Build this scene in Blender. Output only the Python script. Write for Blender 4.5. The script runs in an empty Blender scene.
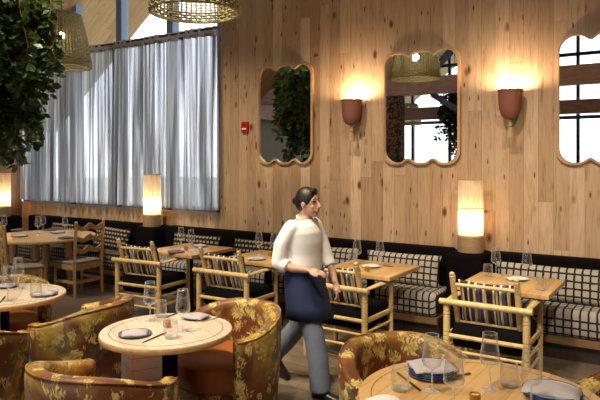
import bpy, bmesh, math, random
from mathutils import Vector, Matrix, Quaternion
random.seed(7)
C = bpy.context.scene.collection
PI = math.pi
H, F, A = 1.8, 602.0, math.radians(32.94)
CA, SA = math.cos(A), math.sin(A)
def at(x, y, h):                       # picture point lying on the level plane z = h
    k = (h - H) / (-(y - 162) / F); X = (x - 300) / F
    return Vector((k * (CA * X - SA), k * (SA * X + CA), h))
def cam2(X, Z, h=0):                   # metres right of / in front of the photographer
    return Vector((CA * X - SA * Z, SA * X + CA * Z, h))

# ------------------------------------------------------------------ materials
class N:
    def __init__(s, name):
        s.m = bpy.data.materials.new(name); s.m.use_nodes = True
        s.t = s.m.node_tree; s.t.nodes.clear(); s._o = None
    def n(s, typ, **kw):
        nd = s.t.nodes.new(typ)
        for k, v in kw.items():
            if k.startswith('i_'):
                k = k[2:]; key = int(k) if k.isdigit() else k.replace('_', ' ')
                s.put(nd.inputs[key], v)
            else: setattr(nd, k, v)
        return nd
    def put(s, sock, v):
        if isinstance(v, bpy.types.NodeSocket): s.t.links.new(v, sock)
        elif isinstance(v, (tuple, list)):
            sock.default_value = tuple(v) + ((1,) if len(v) == 3 and sock.type == 'RGBA' else ())
        else: sock.default_value = v
    def math(s, op, a, b=0.0, c=0.0):
        nd = s.t.nodes.new('ShaderNodeMath'); nd.operation = op
        s.put(nd.inputs[0], a); s.put(nd.inputs[1], b); s.put(nd.inputs[2], c); return nd.outputs[0]
    def obj(s):
        if not s._o:
            tc = s.t.nodes.new('ShaderNodeTexCoord'); s._o = tc.outputs['Object']
            sp = s.t.nodes.new('ShaderNodeSeparateXYZ'); s.t.links.new(s._o, sp.inputs[0]); s.xyz = sp.outputs
        return s._o
    def vec(s, x, y, z):
        nd = s.t.nodes.new('ShaderNodeCombineXYZ')
        for i, v in enumerate((x, y, z)): s.put(nd.inputs[i], v)
        return nd.outputs[0]
    def noise(s, v, scale, detail=3, dist=0.0, rough=.5):
        nd = s.n('ShaderNodeTexNoise', i_Vector=v, i_Scale=scale, i_Detail=detail, i_Distortion=dist, i_Roughness=rough); return nd.outputs['Fac']
    def ramp(s, f, stops, interp='LINEAR'):
        nd = s.t.nodes.new('ShaderNodeValToRGB'); s.put(nd.inputs[0], f); cr = nd.color_ramp; cr.interpolation = interp
        while len(cr.elements) < len(stops): cr.elements.new(.5)
        for e, (p, c) in zip(cr.elements, stops): e.position = p; e.color = tuple(c) + ((1,) if len(c) == 3 else ())
        return nd.outputs[0]
    def mix(s, f, a, b, mode='MIX'):
        nd = s.t.nodes.new('ShaderNodeMix'); nd.data_type = 'RGBA'; nd.blend_type = mode
        s.put(nd.inputs[0], f); s.put(nd.inputs[6], a); s.put(nd.inputs[7], b); return nd.outputs[2]
    def bump(s, h, strength=.3, dist=.01):
        return s.n('ShaderNodeBump', i_Height=h, i_Strength=strength, i_Distance=dist).outputs[0]
    def out(s, sh): o = s.t.nodes.new('ShaderNodeOutputMaterial'); s.t.links.new(sh, o.inputs[0]); return s.m
    def bsdf(s, col, rough=.5, metal=0.0, spec=.5, normal=None, sheen=0.0, coat=0.0):
        b = s.n('ShaderNodeBsdfPrincipled', i_Base_Color=col, i_Roughness=rough, i_Metallic=metal)
        b.inputs['Specular IOR Level'].default_value = spec
        b.inputs['Sheen Weight'].default_value = sheen; b.inputs['Coat Weight'].default_value = coat
        if normal is not None: s.put(b.inputs['Normal'], normal)
        return b.outputs[0]

def plain(name, col, rough=.5, metal=0, spec=.5, var=.12, scale=20, sheen=0, bump=0, coat=0):
    n = N(name); f = n.noise(n.obj(), scale, 3)
    c = n.mix(f, tuple(v * (1 - var) for v in col), tuple(min(1, v * (1 + var)) for v in col))
    return n.out(n.bsdf(c, rough, metal, spec, n.bump(f, bump) if bump else None, sheen, coat))

def wood(name, c1, c2, axis='x', rough=.42, freq=14, spec=.5):
    n = N(name); n.obj(); x, y, z = n.xyz
    sc = {'x': (1.2, freq, freq), 'y': (freq, 1.2, freq), 'z': (freq, freq, 1.2)}[axis]
    v = n.vec(n.math('MULTIPLY', x, sc[0]), n.math('MULTIPLY', y, sc[1]), n.math('MULTIPLY', z, sc[2]))
    f = n.noise(v, 3.0, 5, .6)
    c = n.ramp(f, [(.3, c1), (.52, tuple((a + b) / 2 for a, b in zip(c1, c2))), (.7, c2)])
    return n.out(n.bsdf(c, rough, 0, spec, n.bump(f, .12, .003)))

def planks(name, ua, va, width, length, cols, groove=.018, knots=1.0, rough=.55, gcol=(.05, .03, .015), spec=.4, contrast=1.0):
    n = N(name); n.obj(); ax = dict(zip('xyz', n.xyz)); u0, v0 = ax[ua], ax[va]
    u = n.math('DIVIDE', u0, width); iu = n.math('FLOOR', u); fu = n.math('FRACT', u)
    r1 = n.n('ShaderNodeTexWhiteNoise', noise_dimensions='1D', i_W=iu).outputs['Value']
    v = n.math('ADD', n.math('DIVIDE', v0, length), n.math('MULTIPLY', r1, 7.3)); iv = n.math('FLOOR', v); fv = n.math('FRACT', v)
    idn = n.n('ShaderNodeTexWhiteNoise', noise_dimensions='2D', i_Vector=n.vec(iu, iv, 0)); rid = idn.outputs['Value']
    gv = n.vec(n.math('MULTIPLY', u0, 16), n.math('MULTIPLY', v0, 1.1), n.math('MULTIPLY', rid, 40))
    g = n.noise(gv, 2.2, 6, 1.2, .62)
    base = n.ramp(rid, [(i / (len(cols) - 1), c) for i, c in enumerate(cols)])
    dk = n.ramp(g, [(.28, (.55, .47, .40)), (.46, (.92, .9, .88)), (.60, (1, 1, 1)), (.75, (1.12, 1.12, 1.12))])
    c = n.mix(contrast, base, dk, 'MULTIPLY')
    if knots:
        kv = n.vec(n.math('MULTIPLY', u0, 4.6), n.math('MULTIPLY', v0, 2.3), n.math('MULTIPLY', rid, 9))
        vor = n.n('ShaderNodeTexVoronoi', i_Vector=kv, i_Scale=1.0); 
        ring = n.ramp(vor.outputs['Distance'], [(.05, (.16, .08, .035)), (.085, (.42, .26, .14)), (.17, (1, 1, 1))])
        kr = n.n('ShaderNodeSeparateColor', i_0=vor.outputs['Color']).outputs[0]
        c = n.mix(n.math('MULTIPLY', n.math('GREATER_THAN', kr, .35), knots), c, ring, 'MULTIPLY')
        sv = n.vec(n.math('MULTIPLY', u0, 22), n.math('MULTIPLY', v0, 6), n.math('MULTIPLY', rid, 17))
        v2 = n.n('ShaderNodeTexVoronoi', i_Vector=sv, i_Scale=1.0)
        k2 = n.n('ShaderNodeSeparateColor', i_0=v2.outputs['Color']).outputs[1]
        spk = n.ramp(v2.outputs['Distance'], [(.12, (.25, .13, .06)), (.26, (1, 1, 1))])
        c = n.mix(n.math('MULTIPLY', n.math('GREATER_THAN', k2, .80), knots), c, spk, 'MULTIPLY')
    e1 = n.math('LESS_THAN', fu, groove); e2 = n.math('LESS_THAN', fv, groove * width / length)
    m = n.math('MAXIMUM', e1, e2)
    c = n.mix(n.math('MULTIPLY', m, .75), c, gcol)
    hh = n.math('SUBTRACT', n.math('MULTIPLY', g, .25), m)
    return n.out(n.bsdf(c, rough, 0, spec, n.bump(hh, .35, .004)))

M = {}
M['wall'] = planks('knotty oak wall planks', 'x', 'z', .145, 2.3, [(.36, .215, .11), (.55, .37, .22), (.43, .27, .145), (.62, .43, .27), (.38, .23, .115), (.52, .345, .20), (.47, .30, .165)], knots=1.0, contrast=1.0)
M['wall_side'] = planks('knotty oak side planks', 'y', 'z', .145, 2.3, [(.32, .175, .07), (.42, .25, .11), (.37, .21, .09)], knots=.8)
M['ceil'] = planks('ceiling boards', 'y', 'x', .14, 3, [(.42, .25, .095), (.54, .34, .145), (.48, .29, .115)], knots=.5)
M['floor'] = planks('floor planks', 'y', 'x', .16, .95, [(.11, .08, .057), (.175, .132, .096), (.14, .103, .073), (.215, .168, .125)], groove=.03, knots=0, rough=.42)
M['plaster'] = plain('grey plaster', (.34, .31, .24), .85, bump=.1, scale=6)
M['ground'] = plain('pale outdoor paving', (.42, .43, .38), .9, scale=.6, var=.3)
M['beam'] = wood('reclaimed red brown beam', (.50, .30, .24), (.70, .48, .38), 'x', .6, 6)
M['beam_y'] = wood('reclaimed red brown beam lengthwise', (.48, .26, .18), (.66, .40, .30), 'y', .6, 6)
M['steel'] = plain('blue grey steel', (.16, .22, .34), .45, 0, .5)
M['steel_dark'] = plain('dark steel', (.035, .04, .05), .4, .3)
M['table'] = planks('light oak table slats', 'x', 'y', .105, 3, [(.70, .57, .42), (.76, .63, .47), (.66, .53, .38)], groove=.03, knots=0, rough=.3, gcol=(.25, .14, .06), spec=.5, contrast=.5)
M['table_warm'] = planks('warm oak table slats', 'x', 'y', .1, 3, [(.58, .36, .14), (.66, .43, .18), (.54, .32, .12)], groove=.03, knots=0, rough=.3, gcol=(.2, .1, .035), spec=.5, contrast=.6)
M['table_edge'] = wood('oak table edge', (.48, .28, .10), (.62, .40, .18), 'x', .35, 10)
M['bamboo'] = wood('pale yellow turned ash', (.50, .34, .125), (.68, .50, .23), 'z', .36, 10)
M['ladder'] = wood('honey oak', (.40, .21, .065), (.56, .33, .12), 'z', .4, 12)
M['mirror_frame'] = wood('light oak mirror frame', (.40, .22, .09), (.54, .32, .15), 'z', .45, 10)
M['bench_wood'] = wood('brown oak bench rail', (.17, .09, .04), (.27, .15, .07), 'x', .4, 10)
M['black'] = plain('black upholstery', (.0045, .003, .004), .9, spec=.06, scale=40)
M['black_seat'] = plain('black seat cloth', (.006, .005, .005), .9, spec=.08, scale=60)
M['leather'] = plain('rust leather', (.36, .105, .025), .42, spec=.5, scale=9, var=.25)
M['taupe'] = plain('taupe seat cloth', (.22, .17, .13), .85, scale=60)
M['dark_wood'] = wood('black brown oak', (.02, .014, .01), (.045, .03, .02), 'z', .5)
M['lime'] = planks('lime washed pedestal', 'z', 'x', .07, 4, [(.62, .58, .50), (.70, .66, .58)], groove=.05, knots=0, gcol=(.25, .2, .15), contrast=.5)
M['plate'] = plain('blue grey stoneware', (.10, .12, .19), .25, spec=.6, scale=30)
M['plate_pale'] = plain('pale blue white glazed plate', (.50, .54, .66), .2, spec=.6)
M['plate_rim'] = plain('dark blue plate rim', (.05, .07, .17), .25)
M['napkin'] = plain('pale grey linen', (.46, .42, .42), .9, scale=90, bump=.15)
M['napkin_white'] = plain('white linen', (.72, .67, .60), .9, scale=90, bump=.15)
M['napkin_dark'] = plain('charcoal linen', (.12, .11, .12), .9, scale=90, bump=.15)
M['stick'] = plain('dark brown chopstick', (.07, .03, .015), .35)
M['metal'] = plain('brushed cutlery steel', (.5, .48, .45), .25, 1)
M['amber'] = plain('amber glass votive', (.42, .17, .02), .12, spec=.8)
M['wax'] = plain('candle wax', (.8, .62, .35), .5)
M['pepper'] = plain('dark condiment dish', (.09, .03, .02), .35)
M['red'] = plain('red alarm casing', (.42, .012, .015), .35)
M['white'] = plain('white plastic', (.75, .74, .72), .4)
M['lamp_base'] = wood('lamp base oak', (.30, .185, .085), (.42, .28, .14), 'x', .5)
M['clay'] = plain('terracotta woven clay', (.24, .085, .05), .7, scale=60, bump=.3)
M['tassel'] = plain('jute tassel', (.40, .26, .13), .9, scale=80)
M['bark'] = plain('branch bark', (.20, .10, .05), .8, scale=40)
M['soil'] = plain('woven planter', (.18, .11, .06), .9, scale=40)
M['hair'] = plain('black brown hair', (.012, .008, .007), .45, scale=60, var=.4)
M['skin'] = plain('skin', (.50, .27, .18), .5, scale=12, var=.06)
M['lips'] = plain('lips', (.36, .10, .08), .4)
M['eye'] = plain('dark eyes', (.03, .02, .015), .15)
M['shirt'] = plain('cream cotton shirt', (.86, .84, .81), .85, scale=6, var=.05, bump=.15)
M['apron'] = plain('navy apron cloth', (.012, .02, .07), .8, scale=60)
M['trouser'] = plain('grey blue trousers', (.15, .17, .23), .85, scale=50)
M['shoe'] = plain('black leather shoe', (.01, .01, .011), .35)

def mk():
    # leaves
    n = N('glossy green leaves'); f = n.noise(n.obj(), 7, 2)
    c = n.ramp(f, [(.3, (.012, .034, .010)), (.5, (.032, .075, .018)), (.72, (.10, .17, .045))])
    b = n.bsdf(c, .38, 0, .5); tr = n.n('ShaderNodeBsdfTranslucent', i_Color=(.10, .2, .03)).outputs[0]
    M['leaf'] = n.out(n.n('ShaderNodeMixShader', i_0=.18, i_1=b, i_2=tr).outputs[0])
    # clear glass, thin walled, bright refracted edges painted in with white diffuse
    for gname, key, pw, amp, lo in (('clear thin glass', 'glass', 1.9, .95, .03), ('clear solid glass stem', 'glass_stem', 1.0, .55, .42)):
     n = N(gname); lw = n.n('ShaderNodeLayerWeight', i_Blend=.35)
     f = n.math('ADD', n.math('MULTIPLY', n.math('POWER', lw.outputs['Facing'], pw), amp), lo)
     tr = n.n('ShaderNodeBsdfTransparent', i_Color=(.97, .97, .97)).outputs[0]
     g0 = n.n('ShaderNodeBsdfGlossy', i_Color=(1, 1, 1), i_Roughness=.08).outputs[0]; g1 = n.n('ShaderNodeBsdfTranslucent', i_Color=(.95, .93, .9)).outputs[0]; g2 = n.n('ShaderNodeBsdfDiffuse', i_Color=(.95, .93, .9)).outputs[0]
     gl = n.n('ShaderNodeMixShader', i_0=.45, i_1=g0, i_2=n.n('ShaderNodeMixShader', i_0=.5, i_1=g1, i_2=g2).outputs[0]).outputs[0]
     M[key] = n.out(n.n('ShaderNodeMixShader', i_0=f, i_1=tr, i_2=gl).outputs[0])
    n = N('window pane glass'); lw = n.n('ShaderNodeLayerWeight', i_Blend=.1)
    tr = n.n('ShaderNodeBsdfTransparent', i_Color=(.96, .98, 1)).outputs[0]
    gl = n.n('ShaderNodeBsdfGlossy', i_Color=(1, 1, 1), i_Roughness=.0).outputs[0]
    M['pane'] = n.out(n.n('ShaderNodeMixShader', i_0=n.math('MULTIPLY', lw.outputs['Fresnel'], .5), i_1=tr, i_2=gl).outputs[0])
    n = N('mirror silver'); gl = n.n('ShaderNodeBsdfGlossy', i_Color=(.86, .87, .86), i_Roughness=.0).outputs[0]; M['mirror'] = n.out(gl)
    # floral velvet
    n = N('gold and rust floral velvet'); o = n.obj()
    w = n.noise(o, 3.2, 2, 0); warp = n.n('ShaderNodeTexNoise', i_Vector=o, i_Scale=9.0, i_Detail=2.0).outputs['Color']
    mp = n.n('ShaderNodeVectorMath', operation='MULTIPLY_ADD'); n.put(mp.inputs[0], warp); mp.inputs[1].default_value = (.12, .12, .12); n.put(mp.inputs[2], o)
    vor = n.n('ShaderNodeTexVoronoi', i_Vector=mp.outputs[0], i_Scale=10.0)
    frill = n.n('ShaderNodeTexWave', i_Vector=mp.outputs[0], i_Scale=17.0, i_Distortion=9.0, i_Detail=2.0).outputs['Fac']
    leaf = n.math('LESS_THAN', n.math('ADD', vor.outputs['Distance'], n.math('MULTIPLY', frill, .24)), .56)
    big = n.math('GREATER_THAN', n.noise(o, 4.6, 4, 1.6), .40)
    mask = n.math('MULTIPLY', leaf, big)
    base = n.ramp(n.noise(o, 2.6, 3, .6), [(.34, (.09, .024, .007)), (.48, (.17, .05, .010)), (.57, (.34, .18, .03)), (.69, (.54, .37, .07))])
    gold = n.ramp(n.noise(o, 26, 3, 1.5), [(.35, (.36, .22, .035)), (.5, (.60, .44, .11)), (.7, (.78, .66, .28))])
    c = n.mix(n.math('MULTIPLY', mask, .85), base, gold)
    grn = n.math('MULTIPLY', n.math('GREATER_THAN', n.noise(o, 5.3, 3, 1.8), .60), n.math('GREATER_THAN', n.noise(mp.outputs[0], 22, 2, 2), .42))
    c = n.mix(n.math('MULTIPLY', grn, .8), c, (.10, .085, .055))
    fine = n.noise(o, 120, 2)
    M['velvet'] = n.out(n.bsdf(c, .46, 0, .5, n.bump(fine, .2, .002), sheen=.05))
    # plaids (lines run with the object's own width and depth/height)
    def plaid(name, pitch, wd, cream, dark, vert=False):
        n = N(name); n.obj(); x, y, z = n.xyz
        v = z if vert else n.math('SUBTRACT', y, z)
        wob = n.math('MULTIPLY', n.noise(n.obj(), 18, 2), .012)
        fu = n.math('FRACT', n.math('DIVIDE', n.math('ADD', x, wob), pitch)); fv = n.math('FRACT', n.math('DIVIDE', n.math('ADD', v, wob), pitch))
        m = n.math('MAXIMUM', n.math('LESS_THAN', fu, wd), n.math('LESS_THAN', fv, wd))
        nf = n.noise(n.obj(), 90, 3)
        cc = n.mix(nf, tuple(a * .75 for a in cream), cream)
        c = n.mix(m, cc, dark)
        return n.out(n.bsdf(c, .9, 0, .2, n.bump(nf, .3, .003)))
    M['plaid'] = plaid('cream and black windowpane plaid', .069, .25, (.42, .38, .33), (.02, .016, .018))
    M['plaid_p'] = plaid('cream and black plaid cushion cloth', .069, .25, (.48, .42, .34), (.02, .016, .018), True)
    M['plaid_b'] = plaid('grey and black fine plaid', .055, .4, (.24, .20, .16), (.015, .012, .012))
    # dashes
    n = N('black cloth with rows of cream dashes'); n.obj(); x, y, z = n.xyz
    r = n.math('DIVIDE', z, .06); row = n.math('FLOOR', r); fr = n.math('FRACT', r)
    fu = n.math('FRACT', n.math('ADD', n.math('DIVIDE', x, .062), n.math('MULTIPLY', row, .5)))
    m = n.math('MULTIPLY', n.math('LESS_THAN', fr, .45), n.math('LESS_THAN', fu, .62))
    c = n.mix(m, (.018, .014, .013), (.36, .28, .19)); M['dash'] = n.out(n.bsdf(c, .9, 0, .2))
    # stripes
    n = N('brown cream and blue striped cloth'); n.obj(); x, y, z = n.xyz
    fu = n.math('FRACT', n.math('DIVIDE', n.math('ADD', x, 1.0), .20))
    c = n.ramp(fu, [(0, (.055, .028, .022)), (.24, (.66, .58, .46)), (.31, (.05, .035, .035)), (.50, (.60, .58, .60)), (.58, (.11, .11, .17)), (.72, (.07, .035, .025)), (.84, (.70, .66, .60)), (.91, (.055, .028, .022))], 'CONSTANT')
    M['stripe'] = n.out(n.bsdf(c, .9, 0, .2))
    # sheer curtain, shade and glow of its folds painted as colour stripes
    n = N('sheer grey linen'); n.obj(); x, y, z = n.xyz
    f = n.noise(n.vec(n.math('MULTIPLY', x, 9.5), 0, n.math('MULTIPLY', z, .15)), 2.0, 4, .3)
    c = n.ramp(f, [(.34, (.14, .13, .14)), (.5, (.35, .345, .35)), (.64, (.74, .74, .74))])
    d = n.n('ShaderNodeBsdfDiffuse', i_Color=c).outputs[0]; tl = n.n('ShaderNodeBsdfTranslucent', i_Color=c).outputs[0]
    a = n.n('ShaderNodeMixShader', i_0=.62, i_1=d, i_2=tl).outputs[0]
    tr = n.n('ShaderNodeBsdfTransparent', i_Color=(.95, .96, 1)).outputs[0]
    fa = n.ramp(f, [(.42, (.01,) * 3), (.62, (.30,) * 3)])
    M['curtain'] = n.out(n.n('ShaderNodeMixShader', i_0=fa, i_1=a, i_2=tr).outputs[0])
    M['curtain_top'] = plain('grey curtain heading tape', (.62, .59, .62), .9, scale=40)
    # paper shade
    n = N('pleated paper shade'); n.obj(); x, y, z = n.xyz
    f = n.noise(n.vec(n.math('MULTIPLY', x, 40), n.math('MULTIPLY', y, 40), n.math('MULTIPLY', z, 3)), 1.6, 3)
    c = n.ramp(f, [(.3, (.72, .56, .36)), (.7, (.92, .82, .64))])
    d = n.n('ShaderNodeBsdfDiffuse', i_Color=c).outputs[0]; tl = n.n('ShaderNodeBsdfTranslucent', i_Color=c).outputs[0]
    M['paper'] = n.out(n.n('ShaderNodeMixShader', i_0=.6, i_1=d, i_2=tl).outputs[0])
    # wicker
    M['wicker'] = plain('olive wicker', (.30, .27, .13), .7, scale=50, var=.45)
    M['glow'] = N('warm bulb'); e = M['glow'].n('ShaderNodeEmission', i_Color=(1, .75, .45), i_Strength=12.0).outputs[0]; M['glow'] = M['glow'].out(e)
    n = N('woven kilim'); n.obj(); x, y, z = n.xyz
    c = n.ramp(n.noise(n.obj(), 9, 3, 2), [(.4, (.05, .035, .03)), (.5, (.35, .2, .12)), (.6, (.12, .08, .07))], 'CONSTANT'); M['kilim'] = n.out(n.bsdf(c, .9))
mk()

# ------------------------------------------------------------------ mesh builder
class MB:
    def __init__(s): s.v = []; s.f = []
    def add(s, vs, fs):
        o = len(s.v); s.v += [Vector(v) for v in vs]; s.f += [tuple(i + o for i in f) for f in fs]; return s
    def box(s, c, d, rot=None, bev=0):
        c = Vector(c); hx, hy, hz = d[0] / 2, d[1] / 2, d[2] / 2
        if not bev:
            vs = [Vector((x, y, z)) for z in (-hz, hz) for x, y in ((-hx, -hy), (hx, -hy), (hx, hy), (-hx, hy))]
            fs = [(3, 2, 1, 0), (4, 5, 6, 7), (0, 1, 5, 4), (1, 2, 6, 5), (2, 3, 7, 6), (3, 0, 4, 7)]
        else:
            bm = bmesh.new(); bmesh.ops.create_cube(bm, size=1)
            for v in bm.verts: v.co = Vector((v.co.x * d[0], v.co.y * d[1], v.co.z * d[2]))
            bmesh.ops.bevel(bm, geom=bm.edges[:], offset=min(bev, min(d) * .49), segments=3, profile=.5, affect='EDGES')
            bm.verts.index_update(); vs = [v.co.copy() for v in bm.verts]; fs = [tuple(v.index for v in f.verts) for f in bm.faces]; bm.free()
        if rot: vs = [rot @ v for v in vs]
        return s.add([c + v for v in vs], fs)
    def tube(s, pts, rad, seg=10, cap=True, flat=1.0):
        pts = [Vector(p) for p in pts]; n = len(pts)
        if not isinstance(rad, (list, tuple)): rad = [rad] * n
        vs = []; prev = None
        for i, p in enumerate(pts):
            d = (pts[min(i + 1, n - 1)] - pts[max(i - 1, 0)]).normalized()
            if prev is None:
                up = Vector((0, 0, 1)) if abs(d.z) < .9 else Vector((0, 1, 0)); a = d.cross(up).normalized()
            else: a = (prev - d * prev.dot(d)).normalized()
            prev = a; b = d.cross(a)
            for k in range(seg):
                t = 2 * PI * k / seg; vs.append(p + (a * math.cos(t) + b * math.sin(t) * flat) * rad[i])
        fs = [(i * seg + k, i * seg + (k + 1) % seg, (i + 1) * seg + (k + 1) % seg, (i + 1) * seg + k) for i in range(n - 1) for k in range(seg)]
        if cap: fs += [tuple(range(seg))[::-1], tuple((n - 1) * seg + k for k in range(seg))]
        return s.add(vs, fs)
    def lathe(s, prof, c=(0, 0, 0), seg=24, close=False, rfun=None):
        c = Vector(c); vs = []; n = len(prof)
        for r, z in prof:
            for k in range(seg):
                t = 2 * PI * k / seg; rr = r * (rfun(t, z) if rfun else 1); vs.append(c + Vector((rr * math.cos(t), rr * math.sin(t), z)))
        fs = [(i * seg + k, i * seg + (k + 1) % seg, (i + 1) * seg + (k + 1) % seg, (i + 1) * seg + k) for i in range(n - 1) for k in range(seg)]
        if close: fs += [tuple(range(seg))[::-1], tuple((n - 1) * seg + k for k in range(seg))]
        return s.add(vs, fs)
    def ball(s, c, r, seg=14, rings=9):
        if not isinstance(r, (tuple, list)): r = (r, r, r)
        c = Vector(c); vs = [c + Vector((0, 0, -r[2]))]
        for i in range(1, rings):
            p = -PI / 2 + PI * i / rings
            for k in range(seg):
                t = 2 * PI * k / seg; vs.append(c + Vector((r[0] * math.cos(p) * math.cos(t), r[1] * math.cos(p) * math.sin(t), r[2] * math.sin(p))))
        vs.append(c + Vector((0, 0, r[2]))); fs = [(0, 1 + (k + 1) % seg, 1 + k) for k in range(seg)]
        for i in range(rings - 2):
            for k in range(seg): a = 1 + i * seg; fs.append((a + k, a + (k + 1) % seg, a + seg + (k + 1) % seg, a + seg + k))
        a = 1 + (rings - 2) * seg; fs += [(a + k, a + (k + 1) % seg, len(vs) - 1) for k in range(seg)]
        return s.add(vs, fs)
    def prism(s, poly, axis, lo, hi):     # poly in the two other axes, extruded along axis
        def mkv(p, h):
            return {'x': (h, p[0], p[1]), 'y': (p[0], h, p[1]), 'z': (p[0], p[1], h)}[axis]
        n = len(poly); vs = [mkv(p, lo) for p in poly] + [mkv(p, hi) for p in poly]
        fs = [tuple(range(n))[::-1], tuple(range(n, 2 * n))] + [(k, (k + 1) % n, n + (k + 1) % n, n + k) for k in range(n)]
        return s.add(vs, fs)
    def rings(s, rs, seg=20, cap=True):   # rs: (cx, cy, z, rx, ry) stacked level ellipses
        vs = []
        for cx, cy, z, rx, ry in rs:
            for k in range(seg): t = 2 * PI * k / seg; vs.append(Vector((cx + rx * math.cos(t), cy + ry * math.sin(t), z)))
        n = len(rs); fs = [(i * seg + k, i * seg + (k + 1) % seg, (i + 1) * seg + (k + 1) % seg, (i + 1) * seg + k) for i in range(n - 1) for k in range(seg)]
        if cap: fs += [tuple(range(seg))[::-1], tuple((n - 1) * seg + k for k in range(seg))]
        return s.add(vs, fs)
    def build(s, name, mat, parent=None, smooth=True, sub=0, loc=None, rotz=None, remesh=0, solid=0):
        me = bpy.data.meshes.new(name); me.from_pydata([tuple(v) for v in s.v], [], s.f)
        bm = bmesh.new(); bm.from_mesh(me); bmesh.ops.recalc_face_normals(bm, faces=bm.faces[:]); bm.to_mesh(me); bm.free()
        me.materials.append(mat)
        o = bpy.data.objects.new(name, me); C.objects.link(o)
        if parent: o.parent = parent
        if loc is not None: o.location = loc
        if rotz is not None: o.rotation_euler = (0, 0, rotz)
        if remesh:
            r = o.modifiers.new('r', 'REMESH'); r.mode = 'VOXEL'; r.voxel_size = remesh
            k = o.modifiers.new('s', 'SMOOTH'); k.iterations = 4; k.factor = .5
            dg = bpy.context.evaluated_depsgraph_get(); m2 = bpy.data.meshes.new_from_object(o.evaluated_get(dg)); o.modifiers.clear(); o.data = m2; me = m2
            if not me.materials: me.materials.append(mat)
        if sub: md = o.modifiers.new('sub', 'SUBSURF'); md.levels = md.render_levels = sub
        if solid: md = o.modifiers.new('sol', 'SOLIDIFY'); md.thickness = solid
        if smooth:
            me.polygons.foreach_set('use_smooth', [True] * len(me.polygons))
            if smooth != 'all':
                try: me.set_sharp_from_angle(angle=math.radians(38))
                except Exception: pass
        me.update(); return o

def tag(o, label=None, cat=None, group=None, kind=None):
    if label: o['label'] = label
    if cat: o['category'] = cat
    if group: o['group'] = group
    if kind: o['kind'] = kind
    return o
def thing(name, label, cat, loc=(0, 0, 0), rotz=0, group=None):
    o = bpy.data.objects.new(name, None); C.objects.link(o); o.empty_display_size = .1
    o.location = loc; o.rotation_euler = (0, 0, rotz); return tag(o, label, cat, group)
def copy_tree(o, parent=None):
    c = o.copy(); C.objects.link(c)
    if parent: c.parent = parent
    for ch in [x for x in o.children]: copy_tree(ch, c)
    return c
def again(src, label, loc, rotz=None):
    c = copy_tree(src); c.location = loc; c['label'] = label
    if rotz is not None: c.rotation_euler = (0, 0, rotz)
    return c
def struct(name, mb, mat, **kw):
    return tag(mb.build(name, mat, **kw), kind='structure')

# ------------------------------------------------------------------ setting
TL, TR, NB, NW = -10.3, 2.5, -8.0, 6.5
def roof(t):
    return 4.12 + .75 * (t + 9.26) if t < -3.9 else 4.12 + .75 * (-3.9 + 9.26) - .75 * (t + 3.9)
b = MB().box(((TL + TR) / 2, (NB + NW) / 2, -.05), (TR - TL + .4, NW - NB + .4, .1)); struct('floor', b, M['floor'], smooth=False)
RZ = roof(-3.9)
b = MB().prism([(TL - 1.2, roof(TL - 1.2)), (-3.9, RZ), (TR + 1.2, roof(TR + 1.2)), (TR + 1.2, roof(TR + 1.2) + .2), (-3.9, RZ + .2), (TL - 1.2, roof(TL - 1.2) + .2)], 'y', NB - 1.5, NW + 1.55)
struct('ceiling', b, M['ceil'], smooth=False)
# the long plank wall: solid part right of the window, low part under it
b = MB().prism([(-5.55, 0), (TR, 0), (TR, roof(TR)), (-3.9, RZ), (-5.55, roof(-5.55))], 'y', NW, NW + .2)
b.prism([(TL, 0), (-5.55, 0), (-5.55, 1.08), (TL, 1.08)], 'y', NW, NW + .2)
struct('wall_back', b, M['wall'], smooth=False)
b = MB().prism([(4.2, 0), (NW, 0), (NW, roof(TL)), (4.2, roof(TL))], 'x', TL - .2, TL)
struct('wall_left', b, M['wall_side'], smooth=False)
b = MB().prism([(NB, 0), (4.2, 0), (4.2, roof(TL)), (NB, roof(TL))], 'x', TL - .2, TL)
struct('wall_left_rear', b, M['plaster'], smooth=False)
b = MB().prism([(NB, 0), (NW, 0), (NW, roof(TR)), (NB, roof(TR))], 'x', TR, TR + .2)
struct('wall_right', b, M['plaster'], smooth=False)
b = MB().box(((TL + TR) / 2, NB - .1, .2), (TR - TL, .2, .4)); struct('wall_rear', b, M['plaster'], smooth=False)
b = MB().box((-4, 0, -.35), (120, 120, .3)); struct('ground', b, M['ground'], smooth=False)
b = MB().box((TL + .15, (NB + NW) / 2 - .01, 3.2), (.28, NW - NB - .05, .4)); struct('trim_1', b, M['beam_y'], smooth=False)

# window over the bench, up to the roof line
w = MB()
def vpost(mb, t, n, wd, dp, z0, z1=None): mb.box((t, n, (z0 + (z1 or roof(t) + .05)) / 2), (wd, dp, (z1 or roof(t) + .05) - z0))
w = thing('window_1', None, None); tag(w, kind='structure'); del_keys = [k for k in ('label', 'category') if k in w]
fr = MB()
for t in (TL + .08, -8.84, -7.70, -6.57, -5.6): vpost(fr, t, NW + .1, .13 if t not in (-5.6,) else .07, .14, 1.08)
fr.box(((TL - 5.55) / 2, NW + .1, 1.11), (-5.55 - TL, .14, .08)); fr.build('frame', M['steel'], w, smooth=False)
MB().prism([(TL + .03, 1.1), (-5.56, 1.1), (-5.56, roof(-5.56)), (TL + .03, roof(TL + .03))], 'y', NW + .13, NW + .14).build('pane', M['pane'], w, smooth=False)
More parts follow.
